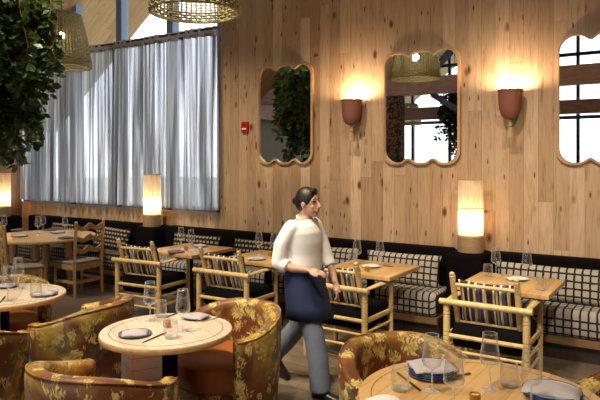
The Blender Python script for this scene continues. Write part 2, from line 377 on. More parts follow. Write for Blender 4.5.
# big gable window behind the photographer (seen in the mirrors)
w = thing('window_2', None, None); tag(w, kind='structure')
fr = MB()
for t in [TL + .06, -8.6, -7.2, -5.8, -4.4, -3.0, -1.6, -.2, 1.2, TR - .06]: vpost(fr, t, NB, .10, .12, .4)
for z in (.43, 3.23, 5.25): 
    hw = (RZ - z) / .75 if z > 3.35 else 6.4
    fr.box((-3.9, NB, z), (2 * hw - .02, .11, .11))
fr.build('frame', M['steel_dark'], w, smooth=False)
MB().prism([(TL, .4), (TR, .4), (TR, roof(TR)), (-3.9, RZ), (TL, roof(TL))], 'y', NB + .02, NB + .03).build('pane', M['pane'], w, smooth=False)

# roof trusses
def truss(y, label, z0=3.4):
    r = thing('roof_truss', label, 'roof truss', (-3.9, y, z0), 0, 'timber roof trusses')
    MB().box((0, 0, .2), (12.76, .24, .4)).build('tie_beam', M['beam'], r, smooth=False)
    MB().tube([(0, 0, .4), (0, 0, RZ - z0 - .05)], .09, 8).build('king_post', M['steel'], r)
    for s in (-1, 1):
        if s > 0: MB().tube([(s * 6.2, 0, .08), (0, 0, RZ - z0 - .1)], .13, 4).build('rafter', M['steel'], r); continue
        e = Vector((s * 1.3, 0, .42)); MB().tube([e, e + Vector((-s * 1.25, 0, 1.2))], .09, 4).build('brace', M['steel'], r)
        MB().tube([(s * 6.2, 0, .08), (0, 0, RZ - z0 - .1)], .13, 4).build('rafter', M['steel'], r)
        MB().tube([(s * 1.2, 0, 0.0), (s * .05, 0, -.75)], .07, 4).build('knee_brace', M['steel'], r)
    MB().tube([(0, 0, -z0), (0, 0, .02)], .08, 8).build('post', M['steel_dark'], r)
truss(-.6, 'timber tie beam truss nearest the camera, reflected in the mirrors')
truss(-6.0, 'timber tie beam truss by the gable window, reflected lower in the mirrors', 3.2)
o = MB().box((0, 0, 1.7), (.4, .3, 3.4)).build('timber_post', M['kilim'], loc=(-6.04, -.6, 0), smooth=False)
tag(o, 'patterned brown square post under the beam, reflected in the middle mirror', 'post')

# ------------------------------------------------------------------ curtain
cr = thing('curtain', 'long sheer grey pleated curtain hanging across the tall window', 'curtain', (-7.9, 6.36, 0))
def curtain_mesh(x0, x1, z0, z1, amp, seg_per=9, pitch=.128):
    mb = MB(); n = int((x1 - x0) / pitch * seg_per); vs = []; rows = 9
    ph = 0; xs = []
    for i in range(n + 1):
        x = x0 + (x1 - x0) * i / n
        ph += 2 * PI / seg_per * (1 + .35 * math.sin(x * 3.1) + .25 * math.sin(x * 7.7)); xs.append((x, ph))
    for r in range(rows + 1):
        z = z0 + (z1 - z0) * r / rows; k = 1 - .35 * r / rows
        for i, (x, p) in enumerate(xs):
            vs.append((x + .012 * math.sin(p * .5 + r * .4), amp * k * math.sin(p + .12 * math.sin(r * .8 + x)) + .015 * math.sin(x * 9), z))
    m = n + 1
    return mb.add(vs, [(r * m + i, r * m + i + 1, (r + 1) * m + i + 1, (r + 1) * m + i) for r in range(rows) for i in range(n)])
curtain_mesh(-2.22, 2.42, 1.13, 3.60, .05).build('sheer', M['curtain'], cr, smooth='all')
curtain_mesh(-2.23, 2.42, 3.56, 3.69, .032).build('heading', M['curtain_top'], cr, smooth='all')
MB().tube([(-2.35, .0, 3.66), (2.43, .0, 3.66)], .014).build('rail', M['steel_dark'], cr)
hk = MB()
for i in range(9): hk.box((-2.3 + i * .575, .07, 3.66), (.025, .12, .02))
hk.build('rail_bracket', M['steel_dark'], cr, smooth=False)

# ------------------------------------------------------------------ mirrors
def outline(off, hw=.438):
    a, bb, r = hw - off, .655 - off, .15
    pts = []
    def notch(x): return -.05 * math.exp(-((abs(x) - .15) / .055) ** 2)
    def wob(z): return 0.006 * math.cos(z * 6)
    n = 44
    top = []
    for i in range(n + 1):
        x = -a + r + (2 * a - 2 * r) * i / n; top.append((x, bb + notch(x)))
    def arc(cx, cz, a0, a1): return [(cx + r * math.cos(a0 + (a1 - a0) * k / 8), cz + r * math.sin(a0 + (a1 - a0) * k / 8)) for k in range(1, 8)]
    pts += top + arc(a - r, bb - r, PI / 2, 0)
    pts += [(a, bb - r - (2 * bb - 2 * r) * k / 14) for k in range(15)]
    pts += arc(a - r, -bb + r, 0, -PI / 2)
    pts += [(-x, -z) for x, z in top]
    pts += arc(-a + r, -bb + r, -PI / 2, -PI)
    pts += [(-a, -bb + r + (2 * bb - 2 * r) * k / 14) for k in range(15)]
    pts += arc(-a + r, bb - r, PI, PI / 2)
    return pts
def mirror(label, t, hw=.438):
    r = thing('wall_mirror', label, 'mirror', (t, 6.5, 2.422), 0, 'wavy edged mirrors along the plank wall')
    O, I = outline(0, hw), outline(.026, hw); n = len(O); vs = []
    for P_, y in ((O, 0), (O, -.04), (I, -.045), (I, -.015)): vs += [(p[0], y, p[1]) for p in P_]
    MB().add(vs, [(j * n + k, j * n + (k + 1) % n, (j + 1) * n + (k + 1) % n, (j + 1) * n + k) for j in range(3) for k in range(n)]).build('frame', M['mirror_frame'], r)
    MB().prism([(p[0], p[1]) for p in outline(.022, hw)], 'y', -.018, -.004).build('mirror_glass', M['mirror'], r, smooth=False)
    return r
mirror('wavy oak framed mirror beside the red alarm box, reflecting foliage', -4.435)
mirror('wavy oak framed mirror between the two lit wall sconces', -2.57, .462)
mirror('wavy oak framed mirror at the right edge, right of both sconces', -.665, .462)

# fire alarm
r = thing('fire_alarm', 'small red fire alarm box on the plank wall beside the leftmost mirror', 'fire alarm', (-5.09, 6.5, 2.20))
MB().box((0, -.02, .075), (.11, .04, .15), bev=.008).build('casing', M['red'], r)
MB().box((0, -.045, .05), (.07, .012, .022), bev=.004).build('handle', M['white'], r)
MB().box((0, -.043, .115), (.08, .006, .02)).build('raised_panel', M['red'], r, smooth=False)

# ------------------------------------------------------------------ sconces
def light(name, typ, loc, energy, col, size=.05, parent=None, **kw):
    d = bpy.data.lights.new(name, typ); d.energy = energy; d.color = col
    if typ in ('POINT', 'SPOT'): d.shadow_soft_size = size
    o = bpy.data.objects.new(name, d); C.objects.link(o); o.location = loc
    for k, v in kw.items():
        if k == 'rot': o.rotation_euler = v
        else: setattr(d, k, v)
    if parent: o.parent = parent
    return o
WARM = (1, .78, .52)
def sconce(label, t):
    r = thing('wall_sconce', label, 'wall lamp', (t, 6.5, 1.975), 0, 'lit terracotta wall sconces')
    prof = [(q * .83, z) for q, z in ((.01, .265), (.06, .268), (.10, .30), (.125, .37), (.137, .46), (.142, .555), (.132, .55), (.127, .46), (.114, .37), (.09, .31), (.0, .285))]
    mb = MB()
    mb.lathe(prof, (0, -.16, 0), 40, rfun=lambda a, z: 1 + .03 * math.cos(a * 20) * (1 if int(z * 60) % 2 else -1))
    for k in range(26):
        a = 2 * PI * k / 26; mb.ball((  .115 * math.cos(a), -.16 + .115 * math.sin(a), .557), .0135, 8, 5)
    mb.build('woven_bowl', M['clay'], r)
    MB().box((0, -.012, .40), (.10, .024, .18), bev=.01).build('wall_plate', M['clay'], r)
    fn = MB().tube([(0, -.16, .27), (0, -.16, .22), (0, -.155, .205)], [.013, .016, .02], 8).build('finial', M['tassel'], r)
    MB().lathe([(.008, .215), (.024, .195), (.016, .18), (.034, .12), (.044, .07), (.0, .07)], (0, -.16, 0), 14).build('tassel', M['tassel'], fn)
    MB().ball((0, -.16, .43), .04).build('bulb', M['glow'], r)
    light('sconce_light', 'POINT', (0, -.15, .535), 36, WARM, .035, r)
sconce('terracotta wall sconce between the left and middle mirrors', -3.38)
sconce('terracotta wall sconce between the middle and right mirrors', -1.545)

# ------------------------------------------------------------------ benches
def banquette(label, x0, x1, mat=M['plaid']):
    w_ = x1 - x0; xc = (x0 + x1) / 2
    r = thing('banquette', label, 'bench', (xc, 0, 0), 0)
    MB().box((0, 6.2, .10), (w_, .58, .20)).build('plinth', M['dark_wood'], r, smooth=False)
    MB().box((0, 6.17, .185), (w_ - .002, .62, .07)).build('base_rail', M['bench_wood'], r, smooth=False)
    mb = MB(); n = max(1, round(w_ / 1.5)); 
    mb.box((0, 6.07, .345), (w_ - .01, .47, .245), bev=.05)
    mb.build('seat_cushion', mat, r)
    MB().box((0, 6.395, .545), (w_ - .005, .2, .64), bev=.03).build('backrest', M['black'], r)
    return r
banquette('left plaid banquette under the curtained window beside the big round table', -9.8, -6.86, M['plaid_b'])
banquette('long plaid banquette with black back under the left mirrors', -6.44, -2.15)
banquette('plaid banquette with black back at the right edge', -1.75, 2.45)
r = thing('banquette', 'dark banquette along the far left side wall', 'bench', (TL, 4.7, 0))
MB().box((.3, 0, .1), (.58, 2.0, .2)).build('plinth', M['dark_wood'], r, smooth=False)
MB().box((.35, 0, .33), (.5, 2.1, .25), bev=.05).build('seat_cushion', M['plaid_b'], r)
MB().box((.11, .0, .54), (.2, 2.2, .64), bev=.03).build('backrest', M['black'], r)
def divider(label, x, y=6.3):
    r = thing('bench_divider', label, 'divider', (x, y, 0), 0, 'black padded dividers under the lamps')
    MB().box((0, 0, .43), (.40, .40, .86), bev=.05).build('padding', M['black'], r)
    MB().box((0, 0, .015), (.36, .36, .03)).build('foot', M['dark_wood'], r, smooth=False)
divider('black padded divider below the lamp right of the middle mirror', -1.95)
divider('black padded divider below the lamp in front of the curtain', -6.65)
divider('black padded divider in the far left corner', -10.06, 6.05)

# ------------------------------------------------------------------ paper lamps
def lamp(label, x, y):
    r = thing('table_lamp', label, 'lamp', (x, y, .86), 0, 'cylindrical paper lamps')
    MB().lathe([(0, 0), (.132, 0), (.134, .008), (.134, .165), (.12, .172), (0, .172)], seg=36).build('base', M['lamp_base'], r)
    sh = MB(); rf = lambda a, z: 1 + .012 * math.cos(a * 36)
    sh.lathe([(.125, .172), (.127, .36), (.127, .38), (.127, .75)], seg=144, rfun=rf); sh_ = sh.build('shade', M['paper'], r)
    for z in (.175, .46, .755):
        MB().lathe([(.131, z - .004), (.133, z), (.131, z + .004), (.127, z), (.131, z - .004)], seg=36).build('hoop', M['tassel'], sh_)
    MB().ball((0, 0, .32), (.028, .028, .04)).build('bulb', M['glow'], r)
    light('lamp_light', 'POINT', (0, 0, .32), 7.5, WARM, .05, r)
lamp('glowing paper cylinder lamp on the divider right of the middle mirror', -1.93, 6.27)
lamp('glowing paper cylinder lamp standing in front of the curtain', -6.63, 6.24)
lamp('glowing paper cylinder lamp in the far left corner', -10.04, 5.98)

# ------------------------------------------------------------------ pillows
def pillow_mb(w_, h_, d_, n=14):
    mb = MB(); vs = []; fs = []
    for s in (1, -1):
        for j in range(n + 1):
            for i in range(n + 1):
                u = -1 + 2 * i / n; v = -1 + 2 * j / n
                k = (1 - u ** 4) * (1 - v ** 4); cx = 1 - .07 * (1 - v * v); cz = 1 - .12 * (1 - u * u)
                vs.append((u * w_ / 2 * (1 - .05 * (1 - v * v)), s * (d_ / 2 * k ** .45 + .002), h_ / 2 + v * h_ / 2 * (1 - .09 * (1 - u * u))))
    m = n + 1
    for s in (0, 1):
        o = s * m * m
        for j in range(n):
            for i in range(n):
                q = (o + j * m + i, o + j * m + i + 1, o + (j + 1) * m + i + 1, o + (j + 1) * m + i); fs.append(q if s else q[::-1])
    per = [i for i in range(m)] + [j * m + n for j in range(1, m)] + [n * m + i for i in range(n - 1, -1, -1)] + [j * m for j in range(n - 1, 0, -1)]
    L_ = len(per)
    for k in range(L_): a, c_ = per[k], per[(k + 1) % L_]; fs.append((a, c_, c_ + m * m, a + m * m))
    return mb.add(vs, fs)
def pillow(label, x, w_, mat, h_=.35, y=6.20, tilt=.22, roll=0):
    o = pillow_mb(w_, h_, .13).build('cushion', mat, smooth='all'); o.location = (x, y - .07, .462); o.rotation_euler = (-tilt, roll, 0)
    return tag(o, label, 'cushion', 'scatter cushions along the banquettes')
pillow('cream and black plaid cushion behind the rightmost square table', -1.05, 1.2, M['plaid_p'])
pillow('plaid cushion lying on the bench beyond the right edge of the photo', .22, 1.2, M['plaid_p'])
pillow('plaid cushion on the bench left of the lit divider, beside the walking person\'s table', -2.66, .88, M['plaid_p'])
pillow('plaid cushion showing just right of the walking person', -3.62, .82, M['plaid_p'])
pillow('dark dashed cushion just left of the walking person', -4.62, .86, M['dash'])
pillow('dark dashed cushion behind the leftmost square table', -5.72, .86, M['dash'])
pillow('dark dashed cushion beside the ladder-back chair', -7.45, .78, M['dash'], roll=.05)
pillow('dark dashed cushion on the bench behind the big round table', -8.6, .7, M['dash'])

# ------------------------------------------------------------------ square tables
def square_table(label, x, y=5.42, w_=.75, d_=.74):
    r = thing('square_table', label, 'table', (x, y, 0), 0, 'square oak tables along the banquette')
    MB().box((0, 0, .73), (w_, d_, .04), bev=.004).build('table_top', M['table_warm'], r)
    MB().box((0, 0, .69), (.34, .34, .04)).build('mounting_plate', M['dark_wood'], r, smooth=False)
    MB().tube([(0, 0, .03), (0, 0, .68)], .04, 16).build('column', M['black'], r)
    MB().lathe([(0, .04), (.06, .04), (.16, .018), (.165, .0), (0, 0)], seg=28).build('base_plate', M['black'], r)
    return r
T = {}
T[4] = square_table('square oak table nearest the right edge', -1.305, 5.41)
T[3] = square_table('square oak table just right of the walking person', -2.67, 5.42)
T[2] = square_table('square oak table partly hidden behind the walking person', -3.93, 5.42)
T[1] = square_table('leftmost square oak table, below the curtain', -5.07, 5.38)

# ------------------------------------------------------------------ spindle armchairs
def turned(p0, p1, r, rings_):
    p0, p1 = Vector(p0), Vector(p1); pts = []; rad = []
    marks = []
    for z in rings_:
        marks += [(z - .012, r), (z - .007, r * .72), (z, r * .72), (z + .002, r * 1.0), (z + .008, r)]
    prof = sorted([(0, r * .8), (.06, r)] + marks + [(1 - .012, r), (1, r * .75)])
    for f, q in prof: pts.append(p0.lerp(p1, f)); rad.append(q)
    return MB().tube(pts, rad, 12)
def armchair(label, loc, rotz):
    r = thing('spindle_armchair', label, 'chair', loc, rotz, 'pale spindle armchairs facing the banquette')
    m = M['bamboo']
    for s in (-1, 1):
        turned((s * .31, -.26, 0), (s * .31, -.26, .665), .028, (.45, .55, .60, .65, .86, .90)).build('leg', m, r)
        turned((s * .305, .26, 0), (s * .305, .26, .655), .022, (.45, .52, .59, .86, .90)).build('leg', m, r)
        MB().tube([(s * .31, -.30, .675), (s * .31, .0, .682), (s * .305, .30, .672)], [.02, .031, .033], 10, flat=.5).build('armrest', m, r)
        mb = turned((s * .243, -.14, .40), (s * .249, -.305, .90), .024, (.80, .86, .90, .95)); bp = mb.build('back_post', m, r); MB().ball((s * .249, -.309, .908), (.022, .022, .017)).build('finial', m, bp)
        MB().tube([(s * .31, -.26, .20), (s * .305, .26, .20)], .012, 8).build('stretcher', m, r)
        MB().tube([(s * .31, -.26, .30), (s * .305, .26, .30)], .012, 8).build('stretcher', m, r)
        MB().box((s * .307, 0, .40), (.022, .50, .045), bev=.008).build('seat_rail', m, r)
    MB().tube([(-.36, -.285, .675), (.36, -.285, .675)], .025, 12).build('rear_rail', m, r)
    for y, zs in ((-.26, (.17, .28)), (.26, (.15, .25))):
        for z in zs: MB().tube([(-.31, y, z), (.31, y, z)], .012, 8).build('stretcher', m, r)
        MB().tube([(-.31, y, .40), (.31, y, .40)], .018, 8).build('seat_rail', m, r)
    def by(z): return -.14 - .33 * (z - .40)
    for z in (.50, .82): MB().tube([(-.246, by(z), z), (.246, by(z), z)], .015, 10).build('back_rail', m, r)
    for k in range(5):
        x = -.176 + k * .088; MB().tube([(x, by(.5), .5), (x, by(.66) - .004, .66), (x, by(.82), .82)], .0085, 8).build('spindle', m, r)
    MB().box((0, .02, .40), (.565, .50, .20), bev=.04).build('seat_cushion', M['black_seat'], r)
    o = pillow_mb(.47, .40, .11).build('back_cushion', M['stripe'], r, smooth='all'); o.location = (0, -.085, .47); o.rotation_euler = (.31, 0, 0)
    return r
ac = armchair('pale spindle armchair with striped cushion nearest the right edge', (-1.345, 5.0, 0), 0)
again(ac, 'pale spindle armchair just right of the walking person', (-2.69, 5.0, 0), math.radians(-2))
again(ac, 'pale spindle armchair left of the walking person, behind the gold tub chair', (-4.0, 4.97, 0), math.radians(1))
again(ac, 'leftmost pale spindle armchair, below the lamp by the curtain', (-5.27, 4.98, 0), math.radians(5))

# ------------------------------------------------------------------ ladder-back chairs
def wavy_slat(z, w_, y):
    vs = []; n = 24
    for i in range(n + 1):
        u = -1 + 2 * i / n; x = u * w_ / 2
        top = .030 + .020 * math.cos(u * PI * 2.0) * (1 - .2 * u * u) + .012 * math.exp(-(u / .3) ** 2); bot = -.034 + .012 * math.cos(u * PI * 2)
        for zz, yy in ((bot, -.009), (top, -.009), (top, .009), (bot, .009)): vs.append((x, y + yy, z + zz))
    fs = [(i * 4 + k, i * 4 + (k + 1) % 4, i * 4 + 4 + (k + 1) % 4, i * 4 + 4 + k) for i in range(n) for k in range(4)] + [(0, 1, 2, 3), tuple(n * 4 + k for k in (3, 2, 1, 0))]
    return MB().add(vs, fs)
def ladder(label, loc, rotz):
    r = thing('ladder_back_chair', label, 'chair', loc, rotz, 'honey oak ladder-back chairs at the big round table')
    m = M['ladder']
    for s in (-1, 1):
        mb = MB().tube([(s * .225, -.21, 0), (s * .225, -.20, .45), (s * .225, -.235, 1.0)], [.022, .026, .024], 4); mb.ball((s * .225, -.236, 1.0), (.022, .022, .014)); mb.build('leg', m, r)
        MB().tube([(s * .215, .2, 0), (s * .215, .2, .42)], [.02, .025], 4).build('leg', m, r)
        MB().box((s * .22, 0, .40), (.022, .40, .07)).build('seat_rail', m, r, smooth=False)
        MB().box((s * .22, 0, .20), (.018, .40, .035)).build('stretcher', m, r, smooth=False)
    for z, y in ((.62, -.21), (.77, -.22), (.92, -.23)): wavy_slat(z, .43, y).build('slat', m, r)
    for y in (-.2, .2): MB().box((0, y, .40), (.42, .022, .08)).build('seat_rail', m, r, smooth=False)
    MB().box((0, -.2, .20), (.42, .018, .045)).build('stretcher', m, r, smooth=False)
    MB().box((0, .01, .455), (.46, .44, .035), bev=.012).build('seat_cushion', M['taupe'], r)
    return r
lc = ladder('honey oak ladder-back chair right of the big round table', (-7.03, 5.27, 0), math.radians(92))
again(lc, 'honey oak ladder-back chair cut off by the left edge', (-7.25, 4.58, 0), math.radians(-25))

# ------------------------------------------------------------------ round tables
def round_table(label, loc, R_, mat, legs=False, rotz=0, ped=1.0):
    r = thing('round_table', label, 'table', loc, rotz)
    MB().lathe([(0, .712), (R_ - .02, .712), (R_, .722), (R_, .744), (R_ - .004, .75), (0, .75)], seg=72).build('table_top', mat, r)
    MB().lathe([(R_ - .062, .7495), (R_ - .062, .7508), (R_ - .057, .7508), (R_ - .057, .7495)], seg=72).build('inlay_ring', M['bench_wood'], r)
    MB().lathe([(R_ - .001, .715), (R_ + .0015, .724), (R_ + .0015, .742), (R_ - .001, .747)], seg=72).build('edge_band', M['table_edge'], r)
    if legs:
        for k in range(4):
            a = PI / 4 + k * PI / 2; x, y = .36 * math.cos(a), .36 * math.sin(a)
            MB().tube([(x * 1.1, y * 1.1, 0), (x, y, .70)], [.035, .055], 12).build('leg', M['ladder'], r)
        MB().box((0, 0, .69), (.6, .12, .05)).build('apron', M['ladder'], r, smooth=False)
    else:
        MB().box((-.16 * ped, .0, .36), (.19 * ped, .24 * ped, .70)).build('pedestal', M['lime'], r, smooth=False)
        MB().box((-.015 * ped, .0, .37), (.10 * ped, .22 * ped, .69)).build('pedestal_dark_side', M['black'], r, smooth=False)  # black box set against one side of the pale pedestal panel
        bq = .25 if ped == 1 else .15; MB().lathe([(0, .02), (bq - .01, .015), (bq, 0), (0, 0)], seg=36).build('base_plate', M['black'], r)
    return r
c_mid = cam2(-.835, 3.78); c_left = cam2(-2.33, 4.77); c_right = cam2(.80, 2.68); c_far = cam2(-3.70, 8.6)
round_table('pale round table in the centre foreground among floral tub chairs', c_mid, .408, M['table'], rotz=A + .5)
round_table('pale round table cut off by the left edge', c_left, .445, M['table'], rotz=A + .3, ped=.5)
round_table('warm oak round table cut off at the bottom right', c_right, .54, M['table_warm'], rotz=A - .6)
round_table('big round oak table far left below the curtain', c_far, .74, M['table_warm'], legs=True)

# ------------------------------------------------------------------ tub chairs
def tub(label, loc, rotz):
    r = thing('tub_chair', label, 'chair', loc, rotz, 'floral velvet tub chairs')
    R_, TH, SP = .385, .085, math.radians(122)
    n = 56; sec = []
    def rim(p): 
        c0 = math.cos(SP); k = (math.cos(p) - c0) / (1 - c0); k = max(0, min(1, k)); k = k * k * (3 - 2 * k); return .645 + .125 * k
    def section(p, grow=0.0):
        h = rim(p); ro = R_ + .0; bulge = .012
        pr = [(ro - .045, .07), (ro - .02, .18), (ro - .004, .4), (ro + bulge * .5, h - .09), (ro + bulge * .5, h - .04), (ro - .006, h - .008), (ro - .028, h), (ro - TH + .02, h), (ro - TH - .002, h - .018), (ro - TH - .006, h - .06), (ro - TH, .48), (ro - TH, .30), (ro - TH - .01, .07)]
        mr = ro - TH / 2; return [(mr + (q - mr) * (1 - grow), z if grow == 0 else .36 + (z - .36) * (1 - grow * .06)) for q, z in pr]
    vs = []; m = 13
    cols = [(-SP - .055, .85), (-SP - .045, .45), (-SP - .02, .12)] + [(-SP + 2 * SP * i / n, 0) for i in range(n + 1)] + [(SP + .02, .12), (SP + .045, .45), (SP + .055, .85)]
    for p, g in cols:
        for q, z in section(max(-SP, min(SP, p)), g): vs.append((q * math.sin(p), -q * math.cos(p), z))
    L_ = len(cols)
    fs = [(i * m + k, i * m + (k + 1) % m, (i + 1) * m + (k + 1) % m, (i + 1) * m + k) for i in range(L_ - 1) for k in range(m)]
    fs += [tuple(range(m))[::-1], tuple((L_ - 1) * m + k for k in range(m))]
    MB().add(vs, fs).build('shell', M['velvet'], r, smooth='all')
    pp = [(-SP + 2 * SP * i / n) for i in range(n + 1)]
    MB().tube([((R_ - .002) * math.sin(p), -(R_ - .002) * math.cos(p), rim(p) - .008) for p in pp], .0055, 8).build('piping', M['velvet'], r)
    # seat: rounded D, proud at the front
    def dshape(g):
        pts = []
        for k in range(40):
            a = 2 * PI * k / 40; x, y = math.cos(a), math.sin(a)
            e = .72 if y > 0 else 1.0; x2 = math.copysign(abs(x) ** e, x); y2 = math.copysign(abs(y) ** e, y)
            pts.append((x2 * (.298 - g), y2 * ((.375 if y > 0 else .29) - g)))
        return pts
    vs = []; lv = [(.02, .30), (0, .33), (0, .42), (.012, .455), (.05, .478), (.12, .488), (.2, .492)]
    for g, z in lv: vs += [(x, y, z) for x, y in dshape(g)]
    fs = [(i * 40 + k, i * 40 + (k + 1) % 40, (i + 1) * 40 + (k + 1) % 40, (i + 1) * 40 + k) for i in range(len(lv) - 1) for k in range(40)] + [tuple(range(40))[::-1], tuple((len(lv) - 1) * 40 + k for k in range(40))]
    MB().add(vs, fs).build('seat_cushion', M['leather'], r)
    vs = []
    for g, z in ((.03, .07), (.02, .12), (.012, .30)): vs += [(x, y, z) for x, y in dshape(g)]
    fs = [(i * 40 + k, i * 40 + (k + 1) % 40, (i + 1) * 40 + (k + 1) % 40, (i + 1) * 40 + k) for i in range(2) for k in range(40)] + [tuple(range(40))[::-1], tuple(80 + k for k in range(40))]
    MB().add(vs, fs).build('seat_base', M['velvet'], r)
    MB().lathe([(0, 0), (.26, 0), (.27, .01), (.27, .075), (0, .075)], seg=32).build('plinth', M['dark_wood'], r)
    return r
def face(deg): return math.radians(deg) + A - PI / 2
tc = tub('floral tub chair right of the centre round table, rust seat showing', cam2(-.52, 4.22), face(230))
again(tc, 'floral tub chair left of the centre round table, turned to the left table', cam2(-1.66, 4.56), face(165))
again(tc, 'floral tub chair in the bottom left foreground, back to the camera', cam2(-1.045, 3.22), face(62))
again(tc, 'floral tub chair at the bottom left corner of the photo', cam2(-2.19, 3.93), face(95))
again(tc, 'floral tub chair half hidden behind the left round table', cam2(-2.54, 5.16), face(-62))
again(tc, 'gold floral tub chair behind the plates of the bottom right table', cam2(.60, 3.30), face(-72))
again(tc, 'gold floral tub chair in the bottom right corner', cam2(1.68, 2.84), face(195))

# ------------------------------------------------------------------ tableware
TZ = .7508
def wine_mb(h=.235, s=1.0):
    k = h / .235
    p = [(0, 0), (.034, .0), (.035, .002), (.02, .005), (.005, .012), (.0035, .03), (.0035, .10), (.006, .112), (.022, .122), (.038, .137), (.0425, .152), (.041, .17), (.037, .20), (.0325, .235), (.0315, .235), (.036, .20), (.040, .17), (.0412, .152), (.037, .139), (.02, .125), (0, .121)]
    return MB().lathe([(r_ * s, z * k) for r_, z in p], seg=24)
def wine_proto():
    r = thing('wine_glass', '', 'wine glass', (0, 0, 0), 0, 'empty wine glasses set on the tables')
    MB().lathe([(0, 0), (.036, .0), (.037, .002), (.02, .005), (.005, .012), (.0035, .03), (.0035, .09), (.006, .102)], seg=24).build('stem', M['glass_stem'], r)
    MB().tube([(.036 * math.cos(2 * PI * k / 28), .036 * math.sin(2 * PI * k / 28), .0016) for k in range(29)], .0014, 5, cap=False).build('foot_rim', M['glass_stem'], r)
    MB().lathe([(.006, .102), (.022, .107), (.040, .120), (.0455, .136), (.0435, .158), (.038, .20), (.0325, .258), (.0315, .258), (.037, .20), (.0425, .158), (.0443, .136), (.039, .123), (.02, .111), (0, .106)], seg=28).build('bowl', M['glass'], r)
    MB().tube([(.032 * math.cos(2 * PI * k / 28), .032 * math.sin(2 * PI * k / 28), .258) for k in range(29)], .0015, 5, cap=False).build('lip', M['glass_stem'], r)
    return r
protos = {}
def put(kind, x, y, label, h=None, rotz=None, jit=True):
    src = protos[kind]; p = at(x, y, h or TZ); p.z = h or TZ
    rz = rotz if rotz is not None else random.uniform(-.3, .3)
    if not src.get('used'):
        src['used'] = 1; src.location = p; src.rotation_euler = (0, 0, rz); src['label'] = label; return src
    c = copy_tree(src); c.location = p; c.rotation_euler = (0, 0, rz); c['label'] = label
    if 'used' in c: del c['used']
    return c
protos['wine'] = wine_proto()
o = MB().lathe([(0, 0), (.034, 0), (.039, .004), (.0425, .045), (.039, .106), (.0375, .106), (.041, .045), (.037, .009), (0, .008)], seg=28).build('tumbler', M['glass'])
MB().tube([(.038 * math.cos(2 * PI * k / 28), .038 * math.sin(2 * PI * k / 28), .106) for k in range(29)], .0014, 5, cap=False).build('lip', M['glass_stem'], o)
MB().lathe([(0, .009), (.036, .010), (.036, .012), (0, .013)], seg=24).build('thick_bottom', M['glass_stem'], o)
protos['tumbler'] = tag(o, '', 'tumbler', 'clear water tumblers')
def plate_parts(r, n=1, mat='plate', rr=.10):
    for i in range(n):
        z = i * .011
        pl_ = MB().lathe([(0, z), (rr * .62, z), (rr * .9, z + .006), (rr, z + .012), (rr - .001, z + .0145), (rr * .88, z + .010), (rr * .6, z + .006), (0, z + .005)], seg=40).build('plate' if n > 1 else 'dish', M[mat], r)
        if mat == 'plate_pale': MB().lathe([(rr - .002, z + .009), (rr + .0012, z + .012), (rr - .001, z + .0152), (rr - .005, z + .0135)], seg=40).build('plate_rim', M['plate_rim'], pl_)
def napkin_mb(w_=.12, d_=.10, h=.012, flip=0):
    mb = MB(); n = 8; vs = []
    for layer in range(2):
        for j in range(n + 1):
            for i in range(n + 1):
                u = i / n - .5; v = j / n - .5
                z = (0 if layer == 0 else h * (1 - 6 * abs(u) ** 3) * (1 - 6 * abs(v) ** 3) + .003) + .003 * math.sin(u * 9 + v * 5) * (layer) - .004 * (abs(v) > .45)
                vs.append((u * w_, v * d_ * (1 - .1 * u), z + .002))
    m = n + 1; fs = []
    for s in (0, 1):
        for j in range(n):
            for i in range(n): o_ = s * m * m; fs.append((o_ + j * m + i, o_ + j * m + i + 1, o_ + (j + 1) * m + i + 1, o_ + (j + 1) * m + i))
    per = [i for i in range(m)] + [j * m + n for j in range(1, m)] + [n * m + i for i in range(n - 1, -1, -1)] + [j * m for j in range(n - 1, 0, -1)]
    for k in range(len(per)): a, c_ = per[k], per[(k + 1) % len(per)]; fs.append((a, c_, c_ + m * m, a + m * m))
    return mb.add(vs, fs)
def plate_stack(label, x, y, n, mat, nap, rr=.10, nw=.13, nd=.11, rot=0):
    p = at(x, y, TZ); top = (n - 1) * .011 + (.012 if n else 0)
    r = thing('plate' if n == 1 else 'plate_stack', label, 'plate' if n == 1 else 'plates', p, rot)
    plate_parts(r, n, mat, rr)
    if nap:
        q = napkin_mb(nw, nd, .014).build('napkin', M[nap], smooth='all'); q.location = (p.x, p.y, TZ + top - .002); q.rotation_euler = (0, 0, rot + A)
        tag(q, 'napkin on the ' + label, 'napkin', 'folded linen napkins')
    return r
def stick(label, x0, y0, x1, y1, mat='stick', name='chopsticks', cat='chopsticks', r_=.0035, n=2):
    a, b_ = at(x0, y0, TZ), at(x1, y1, TZ); mid = (a + b_) / 2; d = (b_ - a) / 2; d.z = 0; side = Vector((-d.y, d.x, 0)).normalized() * .0065
    if n == 1:
        o = MB().tube([-d, d * .1, d * .35, d], [r_ * .9, r_ * .9, r_ * 1.6, r_ * 1.2], 6, flat=.6).build(name, M[mat]); o.location = mid + Vector((0, 0, r_))
        return tag(o, label, cat)
    rt = thing(name, label, cat, mid)
    for s in (-.5, .5):
        MB().tube([-d + side * s + Vector((0, 0, r_)), d + side * s * 1.2 + Vector((0, 0, r_))], [r_ * .6, r_], 6).build('chopstick', M[mat], rt)
    return rt
def votive(label, x, y):
    p = at(x, y, TZ); r = thing('candle_holder', label, 'candle', p, 0, 'small amber votive candles')
    MB().lathe([(0, 0), (.021, 0), (.024, .004), (.024, .042), (.0215, .042), (.0215, .02), (0, .02)], seg=20).build('glass_cup', M['amber'], r)
    MB().lathe([(0, .0205), (.0205, .0205), (.0205, .034), (0, .034)], seg=16).build('wax', M['wax'], r)
    MB().tube([(0, 0, .033), (0, 0, .042)], .0015, 6).build('wick', M['stick'], r)
